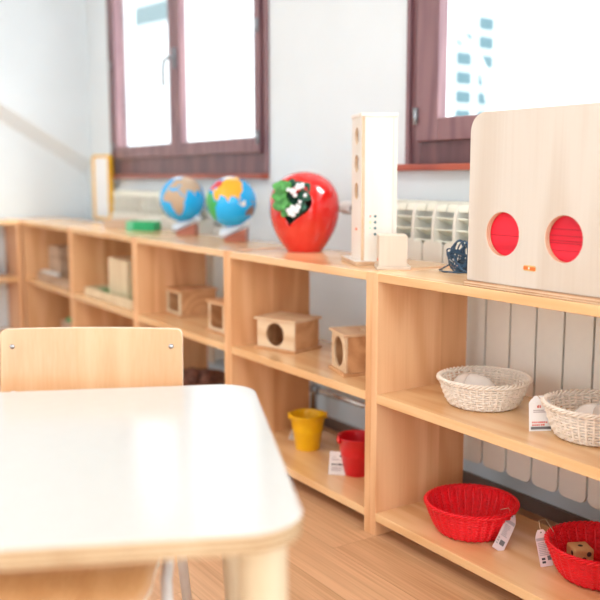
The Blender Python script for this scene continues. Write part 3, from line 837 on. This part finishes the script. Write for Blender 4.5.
def globe(label, loc, r, lands, face_lon, lift, OFF=-.02):
    root = thing('globe', label, 'globe', loc, R(62))     # local -y towards the room
    bm = BM(); nu, nv = 180, 90
    prof = [(r*math.sin(PI*k/nv), -r*math.cos(PI*k/nv)) for k in range(nv+1)]; prof[0] = (0, -r); prof[-1] = (0, r)
    lathe(bm, prof, nu)
    for f in bm.faces:
        c = f.calc_center_median().normalized()
        lat = math.degrees(math.asin(max(-1, min(1, c.z))))
        lon = math.degrees(math.atan2(c.x, -c.y)) + face_lon
        if lon > 180: lon -= 360
        w = 2.2*noise.noise(Vector((lon*.11, lat*.11, 1.7)))
        for poly, mi in lands:
            if inside(lon+w, lat+w, poly): f.material_index = mi
        if lat > 76 or lat < -78: f.material_index = 6
    sp = obj('sphere', bm, ['sea', 'sand', 'asia', 'europe', 'africa', 'oceania', 'globe_white'], root, loc=(OFF, 0, .058+r+lift), rot=(R(6), R(-10), 0))
    # wedge stand with sloping top
    bm = BM(); w, d = .043, .036
    vs = [bm.verts.new(q) for q in ((-w, -d, 0), (w, -d, 0), (w, d, 0), (-w, d, 0), (-w, -d, .018), (w, -d, .054), (w, d, .054), (-w, d, .018))]
    for f in ((3, 2, 1, 0), (4, 5, 6, 7), (0, 1, 5, 4), (2, 3, 7, 6), (1, 2, 6, 5), (3, 0, 4, 7)): bm.faces.new([vs[i] for i in f])
    obj('stand', bm, 'mahog_base', root, bevel=.002, rot=(0, 0, R(-14)))
    # pale glossy solid on the slope, standing in for the window highlight
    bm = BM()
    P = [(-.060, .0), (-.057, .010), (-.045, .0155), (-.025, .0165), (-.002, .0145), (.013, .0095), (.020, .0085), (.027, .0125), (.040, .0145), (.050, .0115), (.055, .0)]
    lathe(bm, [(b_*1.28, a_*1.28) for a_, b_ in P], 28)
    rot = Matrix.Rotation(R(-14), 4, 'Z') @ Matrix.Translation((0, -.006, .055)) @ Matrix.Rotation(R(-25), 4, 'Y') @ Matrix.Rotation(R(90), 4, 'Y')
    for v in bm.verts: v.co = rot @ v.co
    obj('stand_highlight', bm, 'stand_highlight', root)
    bm = BM(); tube(bm, [(OFF*.3, 0, .045), (OFF*.9, 0, .075+lift)], .006, 10)
    obj('pin', bm, 'steel', root)
    return root
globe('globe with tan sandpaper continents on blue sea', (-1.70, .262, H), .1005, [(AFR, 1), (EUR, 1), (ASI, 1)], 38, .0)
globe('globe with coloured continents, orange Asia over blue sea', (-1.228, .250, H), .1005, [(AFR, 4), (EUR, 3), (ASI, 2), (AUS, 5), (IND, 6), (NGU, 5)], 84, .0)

# ------------------------------------------------------------------ things at the far end of the top
yf = thing('framed_board', 'yellow-framed white board standing at the corner end of the shelf', 'board', (-3.20, .425, H), R(16))
Wf, Hf = .165, .385
bm = plate(rrect(-Wf/2, Wf/2, 0, Hf, .02, 6), [rrect(-Wf/2+.014, Wf/2-.014, .014, Hf-.014, .006, 4)[::-1]], .035, .004, upright=True)
obj('frame', bm, 'yellow_frame', yf)
obj('panel', B(-Wf/2+.012, Wf/2-.012, .008, .014, .012, Hf-.012), 'whiteboard', yf)
gb = thing('card_box', 'green box with a pale end on top of the shelf', 'box', (-2.10, .225, H), R(45))
obj('body', B(-.07, .07, -.045, .045, 0, .044), 'green_box', gb, bevel=.002)
obj('end_panel', B(-.075, -.040, -.0456, .0456, .0005, .0446), 'pale_green', gb, bevel=.001)
tbx = thing('wooden_box', 'tan wooden box with a white lid left of the green box', 'box', (-2.33, .20, H), R(40))
obj('body', B(-.07, .07, -.05, .05, 0, .045), 'tan_card', tbx, bevel=.002)
tag(obj('paper_stack', B(-.085, .085, -.06, .06, 0, .02), 'white_card', None, bevel=.002, loc=(-2.42, .40, H), rot=(0, 0, R(18))), 'white stack of card behind the tan box', 'cards')
bpy.data.objects['paper_stack'].location = (-2.36, .285+.075, H)
tbx['label'] = 'tan wooden box on the shelf top left of the green box'
tag(obj('card_file', B(-.02, .02, -.07, .07, 0, .15), 'cream_card', None, bevel=.002, loc=(-3.60, -.20, H)), 'cream upright file standing on the shelf along the far wall', 'file')

# ------------------------------------------------------------------ things inside the shelves
def hole_box(label, loc, rz, W, Dp, Hh, kind='round', slot=True, mats=('boxwood', 'boxside')):
    root = thing('wooden_box', label, 'box', loc, rz)
    t = .008
    obj('base_board', B(-W/2-.008, W/2+.008, -.008, Dp+.008, 0, .008), mats[1], root, bevel=.0012)
    if kind == 'round':
        f = plate(rrect(-W/2, W/2, .0085, Hh-.0085, .001, 1), [circ(-W*.02, Hh/2, Hh*.36, 36)], t, .001, upright=True)
    else:
        f = plate(rrect(-W/2, W/2, .0085, Hh-.0085, .001, 1), [rrect(-W/2+.014, W/2-.014, .02, Hh-.016, .002, 2)[::-1]], t, .001, upright=True)
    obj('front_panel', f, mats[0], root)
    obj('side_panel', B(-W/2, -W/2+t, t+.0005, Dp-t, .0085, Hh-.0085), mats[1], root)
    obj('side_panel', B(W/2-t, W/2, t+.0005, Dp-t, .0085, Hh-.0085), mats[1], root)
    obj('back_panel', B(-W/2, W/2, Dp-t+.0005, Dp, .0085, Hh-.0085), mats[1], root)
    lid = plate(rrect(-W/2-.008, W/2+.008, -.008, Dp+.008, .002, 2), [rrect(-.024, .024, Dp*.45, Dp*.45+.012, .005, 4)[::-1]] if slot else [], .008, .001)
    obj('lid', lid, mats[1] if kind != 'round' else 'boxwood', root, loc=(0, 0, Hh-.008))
    return root
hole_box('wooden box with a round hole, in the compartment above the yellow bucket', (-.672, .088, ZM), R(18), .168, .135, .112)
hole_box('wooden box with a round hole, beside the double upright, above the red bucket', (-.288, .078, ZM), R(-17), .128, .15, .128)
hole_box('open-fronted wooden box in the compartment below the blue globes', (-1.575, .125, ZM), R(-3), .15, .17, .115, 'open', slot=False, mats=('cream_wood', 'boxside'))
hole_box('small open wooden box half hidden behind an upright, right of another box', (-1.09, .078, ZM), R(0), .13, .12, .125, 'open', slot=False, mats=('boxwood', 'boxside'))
tr = thing('wooden_tray', 'cream wooden tray lined with green felt, a tall cream block at one end', 'tray', (-2.13, .035, ZM))
bm = BM(); box(bm, -.31, .31, 0, .01, 0, .042); box(bm, -.31, .31, .19, .20, 0, .042); box(bm, -.31, -.30, .01, .19, 0, .042); box(bm, .30, .31, .01, .19, 0, .042); box(bm, -.30, .30, .01, .19, 0, .008)
obj('tray', bm, 'cream_wood', tr, bevel=.0015)
obj('felt', B(-.299, .299, .011, .189, .0082, .020), 'green_felt', tr)
obj('block', B(-.10, .14, .05, .17, .0205, .205), 'cream_wood', tr, bevel=.003)
tr2 = thing('wooden_tray', 'tan wooden tray with pale cards and a tall block, in the corner compartment', 'tray', (-2.95, .03, ZM))
bm = BM(); box(bm, -.28, .28, 0, .012, 0, .05); box(bm, -.28, .28, .19, .20, 0, .05); box(bm, -.28, -.27, .012, .19, 0, .05); box(bm, .27, .28, .012, .19, 0, .05); box(bm, -.27, .27, .012, .19, 0, .008)
obj('tray', bm, 'tan_card', tr2, bevel=.0015)
obj('cards', B(-.26, .0, .02, .045, .0082, .058), 'grey_metal' if False else 'white_card', tr2, bevel=.002)
obj('block', B(-.21, -.03, .05, .17, .0082, .20), 'tan_card', tr2, bevel=.003)
sb = thing('wooden_box', 'small wooden box with green contents on the bottom shelf in the corner unit', 'box', (-2.78, .05, ZB))
bm = BM(); box(bm, -.11, .11, 0, .01, 0, .15); box(bm, -.11, .11, .14, .15, 0, .15); box(bm, -.11, -.10, .01, .14, 0, .15); box(bm, .10, .11, .01, .14, 0, .15); box(bm, -.10, .10, .01, .14, 0, .01)
obj('body', bm, 'tan_card', sb, bevel=.0015)
obj('contents', B(-.08, .08, .02, .13, .0102, .165), 'green_box', sb, bevel=.01, segs=3)
rb_ = tag(obj('wooden_box', B(-.07, .07, -.06, .06, 0, .13), 'red_box', None, bevel=.003, loc=(-3.56, -.215, ZM)), 'red-brown wooden block on the far shelf at the left edge', 'block')

# ------------------------------------------------------------------ woven baskets
def basket(label, loc, mat, rt, rb, h, n=36, rows=13, rz=0, cat='basket', group=None, sr=.0026, wr=.0023, wa=.0012, wb=0, rim=.0042, strand=.0030):
    root = thing('basket', label, cat, loc, rz, group)
    bm = BM()
    def rad(t): return rb + (rt-rb)*(t**.62)
    seg = n*4
    for k in range(rows):
        t = (k+.5)/rows; z = .004 + (h-.006)*t
        pts = []
        for i in range(seg):
            a = 2*PI*i/seg
            r_ = rad(t) + wa*math.cos(a*n/2 + PI*k) + wb*math.cos(a*n)
            pts.append((r_*math.cos(a), r_*math.sin(a), z))
        tube(bm, pts, wr, 6, closed=True)
    for i in range(n):
        a = 2*PI*(i)/n
        tube(bm, [(rad(t)*math.cos(a), rad(t)*math.sin(a), .003+(h-.004)*t) for t in (0, .06, .15, .3, .5, .75, 1)], sr, 6)
    obj('weave', bm, mat, root)
    bm = BM()
    for k in range(3):
        pts = []
        for i in range(180):
            a = 2*PI*i/180; ph = a*18 + 2*PI*k/3
            r_ = rad(1) + .002 + rim*math.cos(ph)
            pts.append((r_*math.cos(a), r_*math.sin(a), h + rim*.85*math.sin(ph)))
        tube(bm, pts, strand, 6, closed=True)
    obj('braided_rim', bm, mat, root)
    bm = lathe(BM(), [(0, .001), (rb*.98, .001), (rb+.001, .003), (rb*.98, .006), (0, .006)], 48)
    rot_ = obj('base', bm, mat, root)
    return root
W1, W2 = (.236, .172), (.588, .178)
R1, R2 = (.236, .138), (.598, .200)
wb1 = basket('off-white wicker basket on the middle shelf, nearer the double upright', (*W1, ZM), 'wicker', .115, .084, .072, n=40, rows=10, sr=.0030, wr=.0026, wa=.0026, rim=.0052, strand=.0028)
wb2 = basket('off-white wicker basket with a red-lettered tag, at the right edge', (*W2, ZM), 'wicker', .115, .084, .078, n=40, rows=10, sr=.0030, wr=.0026, wa=.0026, rim=.0052, strand=.0028)
rb1 = basket('empty red woven basket on the bottom shelf', (*R1, ZB), 'red_wicker', .118, .078, .082, n=30, rows=19, sr=.0042, wr=.0033, wa=.0012, wb=.0022)
rb2 = basket('red woven basket holding a wooden cube, bottom right corner', (*R2, ZB), 'red_wicker', .118, .078, .082, n=30, rows=19, sr=.0042, wr=.0033, wa=.0012, wb=.0022)

def heart_bowl(label, loc, rz, s=1.0, tilt=0, zs=1.15):
    root = bpy.data.objects
    bm = BM(); nv, nu = 8, 96; rings = []
    def hp(a):
        x = 16*math.sin(a)**3; y = 13*math.cos(a)-5*math.cos(2*a)-2*math.cos(3*a)-math.cos(4*a)
        x, y = x/16, (y+2)/16
        # soften the point
        return x*.055*s, y*.055*s
    prof = [(.03, 0), (.2, .0006), (.38, .0025), (.54, .006), (.68, .011), (.80, .0185), (.90, .028), (.965, .038), (1.0, .048), (.97, .048), (.93, .038), (.86, .028), (.76, .0195), (.64, .013), (.5, .0085), (.34, .005), (.18, .0032), (.03, .003)]
    for q, z in prof:
        rings.append([bm.verts.new((hp(2*PI*i/nu)[0]*q, hp(2*PI*i/nu)[1]*q, z*s*zs)) for i in range(nu)])
    for A, Bq in zip(rings, rings[1:]):
        for i in range(nu): bm.faces.new((A[i], A[(i+1) % nu], Bq[(i+1) % nu], Bq[i])).smooth = True
    bm.faces.new(rings[0][::-1]); bm.faces.new(rings[-1])
    o = obj('heart_bowl', bm, 'porcelain', None, loc=loc, rot=(R(180+tilt), 0, rz))
    o.modifiers.new('sub', 'SUBSURF').render_levels = 1
    return tag(o, label, 'bowl')
heart_bowl('white heart-shaped bowl turned over in the left wicker basket', (W1[0]-.030, W1[1]-.012, ZM+.080), R(204), 1.35, 10)
heart_bowl('white heart-shaped bowl turned over in the tagged wicker basket', (W2[0]+.006, W2[1]+.0, ZM+.080), R(204), 1.35, 10)

# ------------------------------------------------------------------ dice in the red basket
dc = thing('wooden_dice', 'wooden cube with dark round holes inside the red basket', 'dice', (R2[0]-.052, R2[1]-.002, ZB+.0075), R(-28))
dm = BM(); bmesh.ops.create_cube(dm, size=.05, matrix=Matrix.Translation((0, 0, .025)))
dm.normal_update()
d_ = obj('body', dm, ['dice', 'pip'], dc, bevel=.005, segs=3)
bmx = BM()
def pip(p, ax):
    m = Matrix.Translation(p) @ Matrix.Diagonal([(.35 if k == ax else 1)*.0065 for k in range(3)] + [1])
    bmesh.ops.create_uvsphere(bmx, u_segments=16, v_segments=8, radius=1, matrix=m)
pip((0, 0, .0492), 2)
for s, z in ((-1, .012), (1, .038)): pip((s*.012, -.0242, z), 1)
for s, z in ((-1, .012), (1, .038), (0, .025)): pip((.0242, s*.012, z), 0)
for f in bmx.faces: f.smooth = True
obj('pips', bmx, 'pip', dc)

# ------------------------------------------------------------------ buckets
def bucket(label, loc, mat, rz=0):
    root = thing('bucket', label, 'bucket', loc, rz)
    bm = lathe(BM(), [(0, 0), (.041, 0), (.0425, .002), (.052, .066), (.0525, .0665), (.0525, .069), (.0533, .072), (.0612, .119), (.0635, .120), (.0645, .1225), (.0635, .125), (.0600, .124), (.0590, .119), (.050, .066), (.040, .005), (0, .004)], 48)
    obj('body', bm, mat, root)
    bm = BM()
    pts = [(.066*math.cos(a), .066*math.sin(a)*1.0, .116 - .012*math.sin(a)) for a in [PI*k/24 for k in range(25)]]
    tube(bm, pts, .0016, 6)
    obj('handle', bm, mat, root)
    bm = BM()
    for s in (-1, 1): box(bm, s*.0635-.004, s*.0635+.004, -.008, .008, .108, .129)
    obj('lug', bm, mat, root, bevel=.002)
    return root
yb = bucket('yellow metal bucket on the bottom shelf', (-.598, .172, ZB), 'yellow_tin', R(60))
rk = bucket('red metal bucket half hidden by the double upright', (-.295, .158, ZB), 'red_tin', R(80))

# ------------------------------------------------------------------ tags (tied on: parts of what carries them)
def world_part(o, root):
    bpy.context.view_layer.update()
    mw = o.matrix_world.copy(); o.parent = root; o.matrix_parent_inverse = root.matrix_world.inverted(); o.matrix_world = mw
def paper_tag(root, label, top, bottom, width, nrm, mat, marks, cut=.25, curl=0, string=None, hole=True):
    """top/bottom: world centres of the upper and lower edge; nrm: world facing; marks=(u0,u1,v0,v1,material) in tag units, v from the top"""
    top, bottom, nrm = Vector(top), Vector(bottom), Vector(nrm).normalized()
    dn = bottom-top; L = dn.length; dn.normalize(); s = nrm.cross(dn).normalized(); s = -s if s.dot(Vector((.55, .83, 0))) < 0 else s
    nrm = s.cross(-dn).normalized()
    if nrm.dot(CAMDIR) < 0: nrm = -nrm
    def P(u, v, off=0):
        return top + dn*(v*L) + s*(u*width) + nrm*(off + curl*(math.cos((v-.5)*PI)))
    def strip(bm, u0, u1, v0, v1, off, th, chamf=0):
        n = 10; F, K = [], []
        for k in range(n+1):
            v = v0+(v1-v0)*k/n
            e = max(0, chamf*(1-v/.16)) if chamf and v < .16 else 0
            a, b = u0+e, u1-e
            F.append((bm.verts.new(P(a, v, off+th)), bm.verts.new(P(b, v, off+th)))); K.append((bm.verts.new(P(a, v, off)), bm.verts.new(P(b, v, off))))
        for k in range(n):
            bm.faces.new((F[k][0], F[k][1], F[k+1][1], F[k+1][0])); bm.faces.new((K[k][1], K[k][0], K[k+1][0], K[k+1][1]))
            bm.faces.new((F[k][0], F[k+1][0], K[k+1][0], K[k][0])); bm.faces.new((F[k+1][1], F[k][1], K[k][1], K[k+1][1]))
        bm.faces.new((F[0][1], F[0][0], K[0][0], K[0][1])); bm.faces.new((F[n][0], F[n][1], K[n][1], K[n][0]))
        bmesh.ops.recalc_face_normals(bm, faces=bm.faces)
    bm = BM(); strip(bm, -.5, .5, 0, 1, 0, .0006, cut)
    o = obj('paper_tag', bm, mat); o['label'] = label
    world_part(o, root)
    bymat = {}
    for u0, u1, v0, v1, m in marks:
        b = bymat.setdefault(m, BM()); strip(b, u0, u1, v0, v1, .0008, .0002)
    if hole: strip(bymat.setdefault('ink_dark', BM()), -.06, .06, .06, .095, .0008, .0002)
    for m, b in bymat.items():
        q = obj('printing', b, m); bpy.context.view_layer.update(); q.parent = o; q.matrix_parent_inverse = o.matrix_world.inverted()
    if string:
        bm = BM(); tube(bm, [P(0, .08, .001)] + [Vector(p) for p in string], .0008, 6)
        q = obj('string', bm, 'string'); q.parent = o; q.matrix_parent_inverse = o.matrix_world.inverted()
CAMDIR = Vector((.82, -.55, .14))
def lines(u0, u1, v0, v1, n, mat, seed=0):
    r_ = random.Random(seed); out = []
    for k in range(n):
        v = v0+(v1-v0)*k/n; out.append((u0, u0+(u1-u0)*r_.uniform(.6, 1), v, v+(v1-v0)/n*.5, mat))
    return out
def blocks(u0, u1, v0, v1, n, mat, seed=1):
    r_ = random.Random(seed); out = []; w = (u1-u0)/n
    for k in range(n): out.append((u0+w*k, u0+w*(k+r_.uniform(.55, .85)), v0+(v1-v0)*r_.uniform(0, .2), v1, mat))
    return out
TAGS = []
paper_tag(wb2, 'white paper tag with red lettering and a grey bar', (.481, .108, .4970), (.488, .106, .4128), .052, CAMDIR, 'tag',
          blocks(-.12, .06, .26, .345, 3, 'ink_red', 2) + lines(-.30, .4, .40, .50, 2, 'ink_soft', 3)
          + blocks(-.36, .36, .725, .775, 8, 'ink_red', 4) + blocks(-.36, .22, .80, .85, 6, 'ink_red', 5)
          + [(-.42, .5, .875, .955, 'ink_grey')], cut=.3, hole=False,
          string=[(.478, .104, .497), (.487, .104, .492)])
for o in wb2.children:
    if o.name.startswith('paper_tag'):
        pass
paper_tag(rk, 'white printed price tag', (-.320, .108, .1425), (-.313, .098, .0692), .062, CAMDIR, 'tag',
          blocks(.02, .44, .13, .23, 3, 'ink_dark', 6) + lines(-.38, -.1, .22, .27, 1, 'ink_soft', 7) + lines(-.38, .1, .32, .40, 2, 'ink_soft', 8)
          + blocks(-.36, .30, .50, .60, 6, 'ink_dark', 9) + lines(-.38, .32, .66, .86, 4, 'ink_soft', 10), cut=0, hole=False)
paper_tag(yb, 'small white tag hanging on its string', (-.672, .185, .147), (-.690, .165, .075), .030, (1, -.1, .1), 'tag',
          lines(-.3, .3, .3, .8, 4, 'ink_soft', 11), cut=.2, string=[(-.664, .18, .168), (-.655, .178, ZB+.122)])
paper_tag(rb1, 'pale pinkish printed tag on a string', (.344, .182, .1415), (.366, .104, .0705), .031, CAMDIR, 'tag_pink',
          [(-.46, .46, .20, .29, 'ink_soft')] + lines(-.3, .3, .34, .66, 8, 'ink_soft', 12) + [(-.12, .3, .74, .86, 'ink_grey')] + lines(-.42, -.2, .70, .9, 3, 'ink_soft', 13),
          cut=.28, curl=.006, string=[(.338, .172, .158), (.322, .158, ZB+.083)])
paper_tag(rb2, 'pale pinkish printed tag leaning beside the rim', (.478, .132, .158), (.499, .137, .0705), .031, CAMDIR, 'tag_pink',
          [(-.46, .46, .22, .30, 'ink_soft')] + lines(-.4, .4, .34, .72, 8, 'ink_soft', 14) + [(-.3, -.02, .76, .82, 'ink_dark'), (-.3, -.02, .85, .91, 'ink_dark'), (.16, .46, .72, .84, 'ink_grey')],
          cut=.28, string=[(.470, .135, .178), (.478, .150, .181), (.496, .160, ZB+.083)])

# brown basket with cones half hidden behind the chair
bb = basket('brown woven basket of dark cones behind the chair, bottom shelf', (-1.50, .178, ZB), 'brown_wicker', .150, .115, .075, n=32, rows=9, sr=.004, wr=.003)
paper_tag(bb, 'white card hanging on the front', (-1.487, .036, .118), (-1.487, .052, .075), .075, (0, -1, 0), 'tag', lines(-.4, .4, .3, .8, 3, 'ink_soft', 15), cut=0, hole=False)
cm = BM(); n = 12
prof = []
for k in range(13):
    t = k/12; prof.append((.028*math.sin(PI*(.08+.92*t)**.8)*(1+.16*(k % 2)), .07*t))
prof[0] = (0, 0); prof[-1] = (0, .07)
lathe(cm, prof, 16)
cone_me = None
rq = random.Random(5)
spots = [(-.075, -.03), (-.02, -.07), (.045, -.06), (.085, .0), (.03, .01), (-.03, .03), (.02, .075), (-.075, .055), (.075, .06)]
names = ['dark brown cone at the left of the brown basket', 'dark brown cone at the front left of the brown basket', 'dark brown cone at the front right of the brown basket',
         'dark brown cone at the right rim of the brown basket', 'dark brown cone in the middle of the brown basket', 'dark brown cone just left of the middle of the brown basket',
         'dark brown cone at the back of the brown basket', 'dark brown cone at the back left of the brown basket', 'dark brown cone at the back right of the brown basket']
first = None
for (x, y), nm in zip(spots, names):
    if first is None: o = first = obj('pine_cone', cm, 'cone')
    else: o = first.copy(); COL.objects.link(o)
    o.location = (-1.50+x, .178+y, ZB+.058+rq.uniform(0, .012)); o.rotation_euler = (R(90+rq.uniform(-25, 25)), rq.uniform(-.3, .3), rq.uniform(0, 6))
    tag(o, nm, 'cone', 'cones in the brown basket')

# ------------------------------------------------------------------ light
w = bpy.data.worlds.new('sky'); sc.world = w; w.use_nodes = True
bg = w.node_tree.nodes['Background']; bg.inputs['Color'].default_value = (.92, .965, 1, 1); bg.inputs['Strength'].default_value = SKY
def fill_lamp(name, label, x, y, sx, sy, power, col):  # area light and panel added under the ceiling as fill, out of view
    ld = bpy.data.lights.new(name, 'AREA'); ld.shape = 'RECTANGLE'; ld.size = sx; ld.size_y = sy; ld.energy = power; ld.color = col
    lo = bpy.data.objects.new(name, ld); COL.objects.link(lo); lo.location = (x, y, CEIL-.07)
    root = thing('fill_panel', label, 'fill_lamp', (x, y, CEIL-.06))
    bm = BM(); box(bm, -sx/2-.03, sx/2+.03, -sy/2-.03, sy/2+.03, .02, .0595)
    obj('housing', bm, 'white_plastic', root)
for i, (x, y, nm) in enumerate(((1.4, -1.6, 'unseen fill light panel added above the white table'), (-.8, -1.6, 'unseen fill light panel added in the middle of the room'), (-2.8, -1.6, 'unseen fill light panel added near the far wall'))):
    fill_lamp('fill_light', nm, x, y, 1.2, .6, FILL, (1, .95, .9))

sl = bpy.data.lights.new('sun', 'SUN'); sl.energy = SUN; sl.angle = R(25); sl.color = (1, .985, .96)
so = bpy.data.objects.new('sun', sl); COL.objects.link(so); so.location = (3, 6, 6)
so.rotation_euler = Vector((-.55, -.5, -.67)).to_track_quat('-Z', 'Y').to_euler()

# ------------------------------------------------------------------ camera
cam = bpy.data.cameras.new('camera'); co = bpy.data.objects.new('camera', cam); COL.objects.link(co); sc.camera = co
pi_, ya, ro = .1422, -.9889, -.0013
fw = Vector((math.sin(ya)*math.cos(pi_), math.cos(ya)*math.cos(pi_), -math.sin(pi_)))
rt = Vector((math.cos(ya), -math.sin(ya), 0)); up = rt.cross(fw)
rt2 = rt*math.cos(ro)+up*math.sin(ro); up2 = up*math.cos(ro)-rt*math.sin(ro)
m = Matrix((rt2, up2, -fw)).transposed().to_4x4(); m.translation = (1.8399, -1.4632, 1.0119)
co.matrix_world = m
cam.sensor_width = 36; cam.lens = 868.71/600*36
cam.clip_start = .05; cam.clip_end = 200
cam.dof.use_dof = True; cam.dof.focus_distance = 2.12; cam.dof.aperture_fstop = FSTOP; cam.dof.aperture_blades = 0
vs = sc.view_settings; vs.view_transform = 'Standard'; vs.look = 'None'; vs.gamma = 1; vs.exposure = EXPO; vs.use_curve_mapping = False
sc.cycles.use_denoising = True
sc.cycles.max_bounces = 8; sc.cycles.diffuse_bounces = 4; sc.cycles.transparent_max_bounces = 12
sc.cycles.sample_clamp_indirect = 6
